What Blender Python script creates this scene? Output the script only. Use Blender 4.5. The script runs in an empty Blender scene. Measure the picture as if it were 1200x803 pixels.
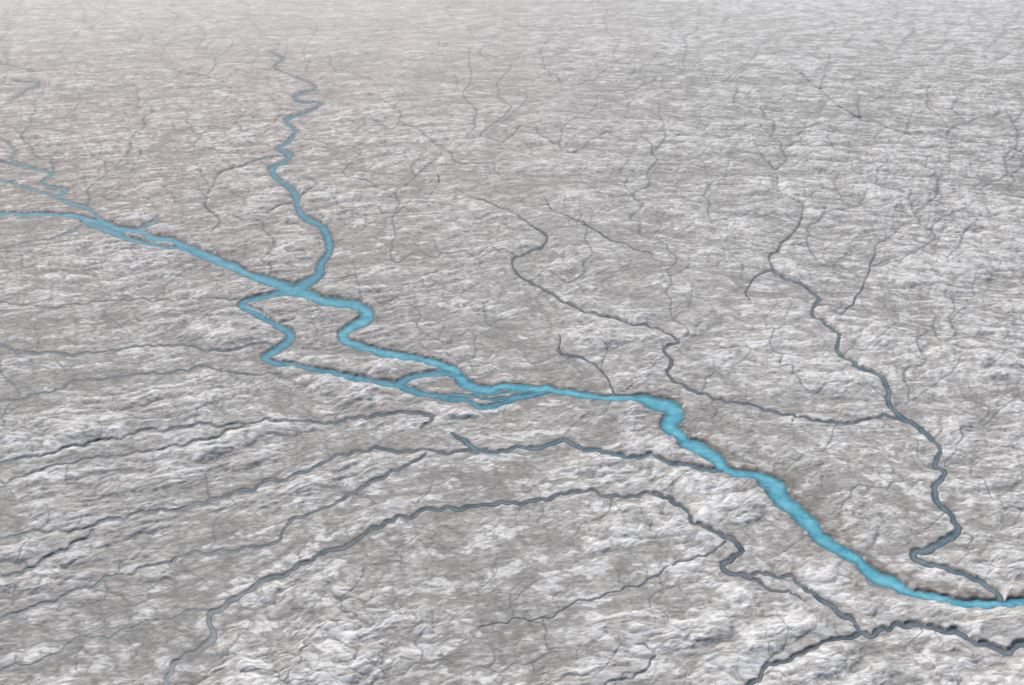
import bpy, math, numpy as np, heapq
from mathutils import Vector
# ---------------------------------------------------------------- camera view: image pixels to ground plane
H=500.0; F=35.0/36.0*1200; TH=math.atan((401.5+110)/F)
cT,sT=math.cos(TH),math.sin(TH)
def ground(px,py):
    px=np.asarray(px,float); py=np.asarray(py,float)
    a=(px-600)/F; v=(py-401.5)/F
    dy=cT-v*sT; dz=-sT-v*cT
    t=H/(-dz)
    return a*t, dy*t
# ---------------------------------------------------------------- noise
def perlin(x,y,seed=0):
    xi=np.floor(x).astype(np.int64); yi=np.floor(y).astype(np.int64)
    xf=(x-xi).astype(np.float32); yf=(y-yi).astype(np.float32)
    tab=np.random.default_rng(seed).permutation(4096).astype(np.int64)
    ang=(np.random.default_rng(seed+99).random(4096)*2*np.pi)
    gc=np.cos(ang).astype(np.float32); gs=np.sin(ang).astype(np.float32)
    def g(ix,iy,dx,dy):
        h=tab[(tab[ix&4095]+iy)&4095]
        return gc[h]*dx+gs[h]*dy
    u=xf*xf*xf*(xf*(xf*6-15)+10); v=yf*yf*yf*(yf*(yf*6-15)+10)
    a=g(xi,yi,xf,yf); b=g(xi+1,yi,xf-1,yf)
    c=g(xi,yi+1,xf,yf-1); d=g(xi+1,yi+1,xf-1,yf-1)
    return ((a+(b-a)*u)*(1-v)+(c+(d-c)*u)*v)*1.5
def ss(a,b,x):
    t=np.clip((x-a)/(b-a),0,1); return t*t*(3-2*t)
# ---------------------------------------------------------------- water courses (x,y,width) traced in image pixels, later projected to the ground
BR=(0.132,0.395,0.485); MID=(0.096,0.272,0.342); TRI=(0.105,0.238,0.293); ST=(0.15,0.180,0.197); STB=(0.125,0.185,0.21); LKG=(0.17,0.24,0.265)
R=[]
def riv(col,pts,col2=None,kind='blue',s=.88): R.append((col,col2 or col,[(a,b,c*s) for a,b,c in pts],kind))
riv(MID,[(-60,252,5),(0,250,5),(40,250,5),(80,251,6),(105,257,9),(135,265,8),(165,273,9),(205,283,10),(235,296,11),(265,310,12),(295,322,12),(322,332,15),(345,340,22),(372,348,14),(400,354,12),(425,362,14),(429,371,15),(416,380,15),(403,389,16),(408,400,13),(440,410,10),(480,418,11),(515,427,12),(535,436,14),(550,448,15),(570,455,12),(600,453,9),(640,455,9)],BR)
riv(BR,[(640,455,9),(680,462,8),(720,465,8),(755,467,12),(779,473,19),(791,485,28),(786,499,24),(800,511,18),(825,527,16),(848,545,16),(867,555,11),(890,559,14),(907,570,24),(918,585,25),(935,600,21),(965,628,19),(1000,655,18),(1040,680,16),(1075,695,14),(1110,704,13),(1150,707,12),(1200,706,11),(1290,700,12)])
riv(STB,[(322,58,1.2),(318,61,1.6),(331,68,2.6),(322,78,2.6),(342,89,2.8),(362,96,3),(370,103,3),(346,113,3.6),(352,119,3.6),(376,121,3.4),(368,127,3.4),(342,136,4.4),(335,143,5),(348,154,5)],TRI,s=.9)
riv(TRI,[(348,154,5),(340,164,6),(326,173,6),(339,180,8),(334,188,6),(319,197,9),(327,210,8),(345,224,12),(349,240,10),(356,252,13),(378,265,10),(386,280,12),(386,295,12),(375,307,9),(374,320,11),(360,330,13),(345,339,16)],MID,s=.84)
riv(STB,[(-60,150,4),(0,163,4),(18,175,5),(14,187,5),(36,196,4),(62,203,4.5),(50,213,4.5),(76,222,5),(66,231,5),(92,240,5),(107,248,6),(120,259,7)],TRI,s=.9)
riv(STB,[(-60,195,3),(0,190,3.5),(30,197,3)])
riv(TRI,[(-60,205,4),(0,211,4),(22,216,4),(45,224,3.5),(72,232,4)])
riv(STB,[(-40,65,2),(0,74,1.6),(44,83,2.2)],s=1)
riv(STB,[(6,92,2),(24,95,2.4),(46,97,2.8),(30,107,3),(14,118,3)],s=1)
riv(TRI,[(100,258,6),(128,270,11),(152,281,11),(185,288,7),(212,291,6),(232,300,6)],MID)
riv(LKG,[(178,238,1.6),(186,250,2.2),(180,260,5),(166,268,9),(178,276,7)])
riv(LKG,[(100,262,4),(70,276,2),(30,284,1.6),(-10,292,1.5)],ST)
riv(MID,[(345,340,12),(318,346,8),(290,352,8),(284,358,9),(303,367,9),(325,381,9),(341,393,11),(333,405,14),(311,417,13),(318,424,8),(345,428,7),(375,434,7),(405,441,8),(440,447,9),(470,451,12),(490,460,9),(520,466,8),(548,470,8),(567,476,8),(590,472,8),(613,463,7),(640,456,7)],MID)
riv(MID,[(466,449,12),(480,442,8),(503,438,8),(527,436,8),(548,444,8)])
riv(TRI,[(500,463,5),(540,463,5),(575,467,5),(600,466,5),(612,460,5)],s=.7)
riv(MID,[(557,461,5),(585,460,4),(617,456,5)],s=.7)
riv(STB,[(285,355,4),(312,368,3),(318,380,3),(345,372,2)])
riv(STB,[(312,250,2),(325,242,2.6),(345,238,3)])
riv(STB,[(357,205,1.5),(372,215,2),(350,232,3)])
# darker meltwater streams
def st(pts,col=ST,s=.88): riv(col,pts,col,'st',s)
st([(890,175,1.5),(908,200,2),(915,225,2.2),(941,242,2.6),(938,262,3),(915,290,3.2),(903,303,3.4),(910,320,4),(940,335,4),(963,350,4.5),(954,368,4.5),(976,385,5),(986,392,5),(979,408,5),(1000,427,5),(1021,436,6),(1042,455,6),(1044,475,6),(1066,492,6),(1090,512,7),(1101,530,7),(1094,545,8),(1106,555,8),(1094,572,8),(1100,590,8),(1118,605,8),(1121,618,9),(1113,631,11),(1085,642,9),(1069,650,9),(1085,660,8),(1120,668,8),(1148,679,9),(1166,690,10),(1178,704,10)],(0.15,0.20,0.222))
st([(560,232,1.6),(600,250,2),(640,275,2.6),(632,292,2.8),(600,305,2.8),(605,320,2.6),(640,340,3),(665,355,3),(700,368,3.2),(740,378,3),(780,388,3.5),(796,400,4),(777,408,4),(785,425,4.4),(785,440,4),(810,455,4),(850,468,3.6),(900,480,3.4),(950,490,3.4),(1000,495,3.6),(1040,490,4),(1066,494,5)])
st([(638,230,1.2),(648,245,1.6),(680,260,2),(720,280,2),(765,297,1.6)],s=.65)
st([(525,165,1),(512,190,1.4),(515,215,1.4),(500,235,1)],s=.65)
st([(655,392,1.5),(660,412,2.6),(695,424,2.4),(715,445,2.4),(722,462,2.4)])
st([(940,85,1.2),(985,125,1.5),(1040,150,1.6),(1100,160,1.8),(1160,170,1.8),(1260,188,2)],s=.65)
st([(985,368,2.5),(1005,350,2),(1020,312,2),(1032,285,1.2),(1060,262,1)])
st([(880,352,1.5),(875,340,2),(890,322,2.2),(908,314,2.4)])
st([(330,180,2),(298,190,1.6),(262,202,2.4),(249,216,2.6),(240,240,2.4),(258,258,2.8),(250,272,2)])
st([(195,80,1),(250,92,1.2),(290,120,1.4),(300,150,1.2),(318,172,2)],s=.6)
st([(150,150,1),(165,180,1.4),(150,210,1.4),(180,238,1.6)],s=.7)
st([(-40,402,3),(0,406,3.4),(50,413,3.2),(120,412,2.6),(170,406,2.4),(215,406,2.6),(260,409,2.8),(300,402,2.6),(330,403,3)])
st([(-40,352,1.5),(60,358,1.8),(130,352,1.6),(200,350,1.6),(285,351,2)],s=.75)
st([(-40,478,2),(40,462,2.2),(100,446,2),(180,437,2.2),(250,432,2),(280,437,1.8),(330,438,1.5)])
st([(-40,556,3),(0,545,3),(60,530,3),(130,515,3),(200,501,3),(270,497,3),(340,493,2.6),(390,495,3),(440,487,4),(480,485,4),(508,486,5),(506,494,4),(493,501,2.6)])
st([(-40,572,2),(0,566,2.4),(60,546,2.4),(130,535,2.2),(210,522,2.4),(260,508,2.2),(290,497,2.4)])
st([(528,508,2),(548,521,6),(570,528,4.4),(620,527,5),(665,518,5),(700,528,6),(740,535,6),(780,538,6),(815,546,6),(852,550,7)],(0.13,0.19,0.225))
st([(-40,638,3),(0,632,3.4),(60,622,3.4),(110,617,4),(160,604,4),(240,590,4),(310,567,4),(370,545,3.8),(410,531,3.4),(450,526,3.4),(520,529,3.6),(570,527,4)])
st([(500,532,4),(480,545,4),(440,560,4),(392,590,3.8),(342,608,3.8),(326,632,3.8),(290,641,3.8),(230,650,3.4),(170,666,3.2),(120,680,3.4),(60,705,3.8),(-40,742,4)])
st([(108,620,4),(90,635,4),(50,655,4),(25,672,4),(-30,676,4)])
st([(190,820,8),(208,778,8),(246,745,9),(249,720,8),(290,690,6.5),(345,668,6),(392,645,5.6),(440,615,5.4),(490,602,5),(560,593,4.6),(620,587,4.4),(680,578,4.2),(730,580,4),(768,577,4.4),(775,578,5)],(0.145,0.175,0.19))
st([(768,577,5),(800,595,6),(820,615,6),(852,630,6),(872,645,7),(846,662,7),(862,676,6),(905,690,4),(930,700,3),(945,705,2)],(0.14,0.17,0.185))
st([(860,674,5),(900,672,5),(926,675,5),(950,695,6),(975,712,7),(1005,730,7),(1016,742,8),(1036,735,8),(1080,735,9),(1120,742,8),(1150,752,8),(1180,761,10),(1220,752,10),(1280,745,10)],(0.15,0.185,0.205))
st([(1016,742,7),(980,752,5),(940,768,5),(905,781,5),(880,803,6),(870,825,6)],(0.15,0.175,0.187))
st([(560,735,1.4),(640,720,2.2),(690,700,2.2),(740,690,2),(800,658,2.4),(835,651,3),(852,634,3)],s=.7)
st([(-40,795,3),(60,770,3),(90,752,3),(140,741,2.6),(210,722,2.6),(246,714,3)],s=.75)
st([(745,755,2),(770,765,2.6),(745,790,2),(690,815,2)],s=.7)
def catmull(P,step=2.2):
    P=np.array(P,float); out=[]
    Q=np.vstack([2*P[0]-P[1],P,2*P[-1]-P[-2]])
    for i in range(1,len(Q)-2):
        n=max(2,int(np.hypot(*(Q[i+1]-Q[i])[:2])/step))
        t=(np.arange(n)/n)[:,None]
        a,b,c,d=Q[i-1],Q[i],Q[i+1],Q[i+2]
        o=0.5*((2*b)+(-a+c)*t+(2*a-5*b+4*c-d)*t*t+(-a+3*b-3*c+d)*t**3)
        out.append(o*.8+(b+(c-b)*t)*.2)
    out.append(P[-1:]); return np.vstack(out)
# ---------------------------------------------------------------- ground grid (finer near, coarser far)
NR=1100; NC=1460
py=np.linspace(-28,835,NR)[::-1]
_,yr=ground(np.full(NR,600.),py)
near=np.concatenate([-60*np.geomspace(1,700,40)[::-1],np.linspace(-40,yr[0],60)[:-1]])
far=np.geomspace(yr[-1]*1.01,70000,140)
Y=np.concatenate([near,yr,far]); R0=len(near)
D=cT*np.maximum(Y,0)+H*sT
uc=np.linspace(-0.62,0.62,NC); ext=np.geomspace(0.63,60,46); C0=len(ext)
U=np.concatenate([-ext[::-1],uc,ext])
X2=D[:,None]*U[None,:]; Y2=np.repeat(Y[:,None],len(U),1)
nr,nc=X2.shape
spy=np.gradient(Y)[:,None]*np.ones((1,nc)); spx=np.gradient(U)[None,:]*D[:,None]; sp=np.maximum(spy,spx)
# ---------------------------------------------------------------- distance field to water courses
SD=np.full((nr,nc),1e3); WW=np.ones((nr,nc)); COL=np.zeros((nr,nc,3)); SG=np.zeros((nr,nc)); KB=np.zeros((nr,nc),bool); KM=np.zeros((nr,nc))
def window(ax,ay,bx,by,Rr):
    r0=np.searchsorted(Y,min(ay,by)-Rr); r1=np.searchsorted(Y,max(ay,by)+Rr)
    if r1<=r0: return None
    a,b=D[r0],D[r1-1]; x0=min(ax,bx)-Rr; x1=max(ax,bx)+Rr
    c0=np.searchsorted(U,min(x0/a,x0/b)); c1=np.searchsorted(U,max(x1/a,x1/b))
    if c1<=c0: return None
    return slice(r0,r1),slice(c0,c1)
for k,(c1,c2,pts,kind) in enumerate(R):
    C=catmull(pts)
    n=len(C); s=np.arange(n)
    tg=np.gradient(C[:,:2],axis=0); tg/=np.maximum(np.linalg.norm(tg,axis=1,keepdims=True),1e-6)
    nrm=np.stack([-tg[:,1],tg[:,0]],1)
    wig=perlin(s/11.0+k*17.3,s*0+.5,k)*1.6+perlin(s/5.0+k*7.1,s*0+.5,k+50)*1.1+perlin(s/2.4+k*3.1,s*0+.5,k+70)*0.3
    amp=(2.1 if kind=='st' else 0.9+0.04*C[:,2])
    C[:,:2]+=nrm*(wig*amp*(0.45+C[:,1]/750))[:,None]
    C[:,2]*=1+0.45*perlin(s/8.0,s*0+.3,k+77)
    gx,gy=ground(C[:,0],C[:,1])
    ex,ey=ground(C[:,0]+nrm[:,0]*C[:,2]/2,C[:,1]+nrm[:,1]*C[:,2]/2)
    tgx=np.gradient(gx); tgy=np.gradient(gy); L=np.hypot(tgx,tgy)+1e-6
    W=np.abs(tgx*(ey-gy)-tgy*(ex-gx))/L
    W=np.convolve(np.pad(W,2,'edge'),np.ones(5)/5,'valid')
    for i in range(n-1):
        ax,ay,bx,by=gx[i],gy[i],gx[i+1],gy[i+1]
        w0,w1=W[i],W[i+1]
        wd=window(ax,ay,bx,by,max(w0,w1)+22+ay*0.012)
        if wd is None: continue
        xs=X2[wd]; ys=Y2[wd]
        dx,dy=bx-ax,by-ay; l2=dx*dx+dy*dy+1e-9
        t=np.clip(((xs-ax)*dx+(ys-ay)*dy)/l2,0,1)
        ox=xs-ax-t*dx; oy=ys-ay-t*dy
        d=np.hypot(ox,oy); w=w0+(w1-w0)*t
        sd=d-w; m=sd<SD[wd]
        SD[wd][m]=sd[m]; WW[wd][m]=w[m]; SG[wd][m]=(np.clip((oy+.35*ox)/(d+.1),-1,1))[m]; KB[wd][m]=(kind=='blue'); KM[wd][m]=(k==1)+.45*(k==0)
        f=i/n; COL[wd][m]=np.array(c1)*(1-f)+np.array(c2)*f
# ---------------------------------------------------------------- drainage network: flood a rough surface, follow runoff
rs=np.arange(R0,R0+NR,3); cs=np.arange(C0,C0+NC,3)
gr,gc_=len(rs),len(cs)
PX=600+U[cs][None,:]*F+np.zeros((gr,1)); PY=np.repeat(py[::3][:,None],gc_,1)
rg=np.random.default_rng(11)
side2=ss(-40,40,PY-(255+0.38*PX))
pot=(1-side2)*(-(PX-0.0)*0.38-PY*0.75)+side2*(PX*0.75-PY*0.25)
pot=pot*0.11
qx=PX+14*perlin(PX/60,PY/50,401); qy=PY+10*perlin(PX/60,PY/50,402)
for L,a in [(120,10),(55,8),(26,5.5),(12,4.5),(6,3)]: pot=pot+a*perlin(qx/(L*1.35),qy/L,int(300+L))
pot+=rg.random(pot.shape)*2.6
sdc=SD[np.ix_(rs,cs)]; kb=KB[np.ix_(rs,cs)]; spc=sp[np.ix_(rs,cs)]
wet=(sdc<spc*.6)
pot=np.where(wet&~kb,pot-14,pot)
hl=pot.ravel().tolist(); NN=gr*gc_
seen=bytearray(NN); par=[-1]*NN; order=[]; hq=[]
outlet=(wet&kb); outlet[0,:]=True; outlet[:,0]=True; outlet[:,-1]=True
for i in np.flatnonzero(outlet.ravel()).tolist(): seen[i]=1; hq.append((hl[i],i))
heapq.heapify(hq)
offs=[(-1,0),(1,0),(0,-1),(0,1),(-1,-1),(-1,1),(1,-1),(1,1)]
while hq:
    z,i=heapq.heappop(hq); order.append(i); r,c=divmod(i,gc_)
    for a,b in offs:
        rr=r+a; cc=c+b
        if 0<=rr<gr and 0<=cc<gc_:
            j=rr*gc_+cc
            if not seen[j]:
                seen[j]=1; par[j]=i; heapq.heappush(hq,(hl[j] if hl[j]>z else z,j))
acc=[1.0]*NN; best=[-1]*NN; ba=[0.]*NN
for i in reversed(order):
    p=par[i]
    if p>=0:
        if acc[i]>ba[p]: ba[p]=acc[i]; best[p]=i
        acc[p]+=acc[i]
acc=np.array(acc); par=np.array(par); best=np.array(best)
fx=PX.ravel()+rg.normal(0,.7,NN); fy=PY.ravel()+rg.normal(0,.55,NN)
for _ in range(2):
    p=np.where(par>=0,par,np.arange(NN)); b=np.where(best>=0,best,np.arange(NN))
    fx,fy=.5*fx+.25*fx[p]+.25*fx[b],.5*fy+.25*fy[p]+.25*fy[b]
gx,gy=ground(fx,fy)
RL=np.zeros((nr,nc))
A0=9.0
ids=np.flatnonzero((acc>A0)&(par>=0)&~wet.ravel())
topf=ss(-10,190,fy)
for i in ids.tolist():
    p=par[i]; a=acc[i]
    ax,ay,bx,by=gx[i],gy[i],gx[p],gy[p]
    px_m=math.hypot(ay,H)/F
    la=math.log(a/A0)
    w=px_m*(0.45+0.19*min(la,4.5)); amp=min(.26+.15*la,.9)*(.28+.72*topf[i])
    vy=min(H/ay+.12,1.0)
    wd=window(ax,ay,bx,by,w*2.6/vy)
    if wd is None: continue
    xs=X2[wd]; ys=Y2[wd]; dx,dy=bx-ax,(by-ay)
    l2=dx*dx+dy*dy+1e-9
    t=np.clip(((xs-ax)*dx+(ys-ay)*dy)/l2,0,1)
    e=math.hypot(dx,dy); along=abs(dx)/(e+1e-9)
    ww=w*(1+(1/vy-1)*0.8*along)
    d=np.hypot(xs-ax-t*dx,ys-ay-t*dy)/ww
    RL[wd]=np.maximum(RL[wd],amp*np.exp(-d*d*1.1))
# ---------------------------------------------------------------- relief
wx=X2+30*perlin(X2/260,Y2/260,1)+6*perlin(X2/42,Y2/42,2)+2.4*perlin(X2/11,Y2/11,21)
wy=Y2+30*perlin(X2/260,Y2/260,3)+6*perlin(X2/42,Y2/42,4)+2.4*perlin(X2/11,Y2/11,22)
side=ss(-300,900,X2+0.25*(Y2-1100)+150*perlin(X2/500,Y2/500,8))
def rot(a):
    a=math.radians(a); return wx*math.cos(a)+wy*math.sin(a), -wx*math.sin(a)+wy*math.cos(a)
hL=np.zeros_like(X2); alb=np.zeros_like(X2); asum=0; cre=np.zeros_like(X2)
g1=rot(24); g2=rot(-24)
for j,(L,ah,aa,cc) in enumerate([(900,2.6,.35,0),(420,3.0,.5,.35),(200,3.6,.7,.5),(96,3.2,.8,.55),(46,2.6,.9,.65),(22,1.7,1.0,.7),(10.5,.95,1.0,.6),(5.2,.45,.9,.5),(2.7,.18,.6,0)]):
    fade=ss(0.7,1.7,L/sp)
    if L<100:
        b1=np.abs(perlin(g1[0]/(L*1.9),g1[1]/L,30+j)); b2=np.abs(perlin(g2[0]/(L*1.9),g2[1]/L,60+j))
        b=b1*(1-side)+b2*side
    else: b=np.abs(perlin(wx/(L*1.3),wy/L,30+j))
    if cc:
        thin=np.maximum(0.055,0.9*sp*0.35/L)
        cre=np.maximum(cre,cc*fade*np.exp(-b/thin)*ss(-.35,.25,perlin(wx/(L*2.3),wy/(L*2.3),170+j)))
    b=np.minimum(b*2.2,1.2)-0.55
    hL+=ah*b*fade; alb+=aa*b*fade; asum+=aa*aa*0.09
alb/=math.sqrt(asum)
isofine=perlin(X2/7,Y2/5,90)*ss(.7,1.7,6/sp)+.9*perlin(X2/3,Y2/2.4,91)*ss(.7,1.7,3/sp)
# elongated undulations that stay visible far up the ice sheet
fs=np.maximum(spy*2.0,1.0); lv=np.floor(np.log2(fs)); mixl=np.log2(fs)-lv
def band(l):
    s=2.0**l; return perlin(X2/(s*1.1),Y2/s,500)+.6*perlin(X2/(s*.5),Y2/(s*.9),501)
farn=(band(lv)*(1-mixl)+band(lv+1)*mixl)*ss(900,2200,Y2)
WS=np.minimum(WW,12)
WL=np.where(SD<40+0.02*Y2,-0.35-0.14*WS,-0.8)
nat=hL*0.95+0.8
near_=ss(0,16,SD)
natural=np.maximum(nat*(0.24+0.76*near_)+0.2,WL+0.4)
natural=natural-0.7*RL*(0.5+sp*0.15)
bank=np.maximum(1.3+0.16*WS,sp*0.9)
edge=SD+ (0.3+0.06*WS)*perlin(X2/6,Y2/6,95)
t=ss(-0.95,0.75,edge/bank)
Z=(WL-0.8)*(1-t)+natural*t
curv=(6371000.0-np.sqrt(6371000.0**2-np.minimum(X2**2+Y2**2,9e9)))
Z=Z-curv
# ---------------------------------------------------------------- albedo of ice, with far haze painted in
big=perlin(X2/700,Y2/900,100)+.5*perlin(X2/260,Y2/330,101)
tone=alb*0.62+isofine*0.30+farn*.6
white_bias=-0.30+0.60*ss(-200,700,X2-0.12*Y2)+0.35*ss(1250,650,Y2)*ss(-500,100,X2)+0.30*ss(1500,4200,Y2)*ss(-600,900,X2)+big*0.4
f5=ss(.7,1.7,14/sp); f6=ss(.7,1.7,6/sp)
pm=1.15*(perlin(g1[0]/58,g1[1]/22,110)*(1-side)+perlin(g2[0]/60,g2[1]/22,111)*side)+1.25*(perlin(wx/23,wy/11,112))*f5
patch=pm+.75*perlin(wx/10,wy/5.5,113)*f6+.45*perlin(wx/4.5,wy/2.6,114)*ss(.7,1.7,3/sp)
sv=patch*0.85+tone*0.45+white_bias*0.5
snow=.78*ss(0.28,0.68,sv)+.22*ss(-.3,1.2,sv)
dark=ss(0.15,-1.3,tone+0.2*white_bias+.4*pm)
def c3(a): return np.array(a)[None,None,:]
brown=ss(500,-900,X2-0.15*(Y2-2000))*ss(900,2000,Y2)
base=c3((.500,.478,.448))*(1-brown[...,None])+c3((.515,.458,.420))*brown[...,None]
colr=base*(1+0.10*tone[...,None])
k=(dark*0.52)[...,None]; colr=colr*(1-k)+c3((.26,.243,.225))*k
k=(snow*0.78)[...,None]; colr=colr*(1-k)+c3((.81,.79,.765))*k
k=np.clip(cre*1.0,0,.80)[...,None]; colr=colr*(1-k)+c3((.20,.19,.178))*k
haze=(ss(1500,6000,Y2)*0.36)[...,None]; haze_col=c3((.74,.715,.685)); colr=colr*(1-haze)+haze_col*haze  # aerial haze painted into the ice colour: distant ground pales
k=np.clip(RL*0.78,0,.8)[...,None]*(1-.3*haze); colr=colr*(1-k)+c3((.165,.175,.182))*k
# silt-stained banks (heavier on the undercut side of the main river)
up=KM*np.clip(SG*1.6,0,1)
bw=1.0+0.18*WS+sp*0.3+up*8.5*np.clip(.65+1.0*perlin(X2/30,Y2/30,121),.1,1.6)
dirt=np.exp(-np.maximum(SD,0)/np.maximum(bw,.5))*(0.55+0.9*perlin(X2/8,Y2/8,120)+.4*up)*np.clip(WW/3,0.3,1)
k=np.clip(dirt*0.9,0,.85)[...,None]; colr=colr*(1-k)+c3((.165,.135,.113))*k
# ---------------------------------------------------------------- build meshes
def grid_mesh(name,X,Yc,Zc,facemask=None,cols=None):
    nr,nc=X.shape; idx=np.arange(nr*nc).reshape(nr,nc)
    q=np.stack([idx[:-1,:-1],idx[:-1,1:],idx[1:,1:],idx[1:,:-1]],-1).reshape(-1,4)
    co=np.stack([X,Yc,Zc],-1).reshape(-1,3); cl=cols.reshape(-1,3)
    if facemask is not None:
        q=q[facemask.reshape(-1)]
        used,inv=np.unique(q,return_inverse=True); q=inv.reshape(-1,4); co=co[used]; cl=cl[used]
    me=bpy.data.meshes.new(name)
    me.vertices.add(len(co)); me.vertices.foreach_set('co',co.astype(np.float32).ravel())
    me.loops.add(q.size); me.loops.foreach_set('vertex_index',q.astype(np.int32).ravel())
    me.polygons.add(len(q)); me.polygons.foreach_set('loop_start',(np.arange(len(q))*4).astype(np.int32))
    me.update(calc_edges=True)
    me.polygons.foreach_set('use_smooth',np.ones(len(q),bool))
    a=me.attributes.new('tint','FLOAT_COLOR','POINT')
    a.data.foreach_set('color',np.hstack([np.clip(cl,0,1),np.ones((len(cl),1))]).astype(np.float32).ravel())
    ob=bpy.data.objects.new(name,me); bpy.context.collection.objects.link(ob); return ob
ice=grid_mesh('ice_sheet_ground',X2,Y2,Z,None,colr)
inside=np.clip(-edge/np.maximum(WW,0.5),0,1)
streak=perlin(X2/26,Y2/17,129)+.9*perlin(X2/9,Y2/6,130)+.5*perlin(X2/3.5,Y2/3,131)
wc=COL*(0.58+0.52*ss(0,0.8,inside))[...,None]*(1+0.22*streak[...,None]*c3((1.7,1,.8)))
shal=(ss(0.45,0.0,inside)*0.22)[...,None]*KB[...,None]; wc=wc*(1-shal)+c3((.16,.19,.19))*shal
m=edge<bank*0.95
fm=(m[:-1,:-1]|m[1:,:-1]|m[:-1,1:]|m[1:,1:])
wz=WL-curv
fb=KB[:-1,:-1]
river=grid_mesh('meltwater_river',X2,Y2,wz,fm&fb,wc)
strm=grid_mesh('meltwater_streams',X2,Y2,wz,fm&~fb,wc)
# ---------------------------------------------------------------- materials
def mat(name):
    m=bpy.data.materials.new(name); m.use_nodes=True; nt=m.node_tree
    return m,nt,nt.nodes['Principled BSDF']
m,nt,bs=mat('weathered_ice'); N=nt.nodes; Lk=nt.links
at=N.new('ShaderNodeAttribute'); at.attribute_name='tint'
tc=N.new('ShaderNodeNewGeometry')
def noise(scale,det,rough=.6,vec=None):
    n=N.new('ShaderNodeTexNoise'); n.inputs['Scale'].default_value=scale; n.inputs['Detail'].default_value=det; n.inputs['Roughness'].default_value=rough
    Lk.new(vec or tc.outputs['Position'],n.inputs['Vector']); return n
mp=N.new('ShaderNodeMapping'); mp.inputs['Rotation'].default_value=(0,0,math.radians(-8)); mp.inputs['Scale'].default_value=(.6,1,1)
Lk.new(tc.outputs['Position'],mp.inputs['Vector'])
n1=noise(.24,5,.66,mp.outputs[0])
rp=N.new('ShaderNodeValToRGB'); rp.color_ramp.elements[0].position=.37; rp.color_ramp.elements[0].color=(.71,.70,.69,1); rp.color_ramp.elements[1].position=.64; rp.color_ramp.elements[1].color=(1.23,1.23,1.23,1)
Lk.new(n1.outputs['Fac'],rp.inputs[0])
mx=N.new('ShaderNodeMix'); mx.data_type='RGBA'; mx.blend_type='MULTIPLY'; mx.inputs[0].default_value=.8
Lk.new(at.outputs['Color'],mx.inputs[6]); Lk.new(rp.outputs[0],mx.inputs[7]); Lk.new(mx.outputs[2],bs.inputs['Base Color'])
bs.inputs['Roughness'].default_value=.8; bs.inputs['Specular IOR Level'].default_value=.15
bp=N.new('ShaderNodeBump'); bp.inputs['Strength'].default_value=.7; bp.inputs['Distance'].default_value=1.2
Lk.new(n1.outputs['Fac'],bp.inputs['Height']); Lk.new(bp.outputs[0],bs.inputs['Normal'])
ice.data.materials.append(m)
def water(name,rough,spec):
    global N,Lk,tc
    m,nt,bs=mat(name); N=nt.nodes; Lk=nt.links
    at=N.new('ShaderNodeAttribute'); at.attribute_name='tint'; tc=N.new('ShaderNodeNewGeometry')
    n=noise(.45,4,.6); rp=N.new('ShaderNodeValToRGB'); rp.color_ramp.elements[0].position=.3; rp.color_ramp.elements[0].color=(.80,.82,.84,1); rp.color_ramp.elements[1].position=.7; rp.color_ramp.elements[1].color=(1.2,1.15,1.12,1)
    Lk.new(n.outputs['Fac'],rp.inputs[0]); mx=N.new('ShaderNodeMix'); mx.data_type='RGBA'; mx.blend_type='MULTIPLY'; mx.inputs[0].default_value=1
    Lk.new(at.outputs['Color'],mx.inputs[6]); Lk.new(rp.outputs[0],mx.inputs[7]); Lk.new(mx.outputs[2],bs.inputs['Base Color'])
    bs.inputs['Roughness'].default_value=rough; bs.inputs['IOR'].default_value=1.33; bs.inputs['Specular IOR Level'].default_value=spec
    b=N.new('ShaderNodeBump'); b.inputs['Strength'].default_value=.15; b.inputs['Distance'].default_value=.1
    Lk.new(n.outputs['Fac'],b.inputs['Height']); Lk.new(b.outputs[0],bs.inputs['Normal'])
    return m
river.data.materials.append(water('turquoise_meltwater',.3,.2)); strm.data.materials.append(water('shallow_meltwater',.35,.12))
# ---------------------------------------------------------------- light
EL=math.radians(45); AZ=math.radians(-28)
d=Vector((math.sin(AZ)*math.cos(EL),math.cos(AZ)*math.cos(EL),math.sin(EL)))
s=bpy.data.lights.new('sun','SUN'); s.energy=3.7; s.angle=math.radians(.5); s.color=(1,.965,.915)
so=bpy.data.objects.new('sun',s); bpy.context.collection.objects.link(so); so.rotation_euler=d.to_track_quat('Z','Y').to_euler(); so.location=(0,0,900)
w=bpy.data.worlds.new('World'); bpy.context.scene.world=w; w.use_nodes=True; nt=w.node_tree
sk=nt.nodes.new('ShaderNodeTexSky'); sk.sky_type='NISHITA'; sk.sun_disc=False; sk.sun_elevation=EL; sk.sun_rotation=AZ
bg=nt.nodes['Background']; bg.inputs['Strength'].default_value=.09; nt.links.new(sk.outputs[0],bg.inputs['Color'])
# ---------------------------------------------------------------- camera
cam=bpy.data.cameras.new('camera'); co=bpy.data.objects.new('camera',cam); bpy.context.collection.objects.link(co)
co.location=(0,0,H); co.rotation_euler=(math.pi/2-TH,0,0); cam.lens=35; cam.sensor_width=36; cam.clip_start=1; cam.clip_end=200000
sc=bpy.context.scene; sc.camera=co; sc.view_settings.view_transform='Standard'; sc.view_settings.look='None'; sc.view_settings.exposure=0
print('rills',len(ids))
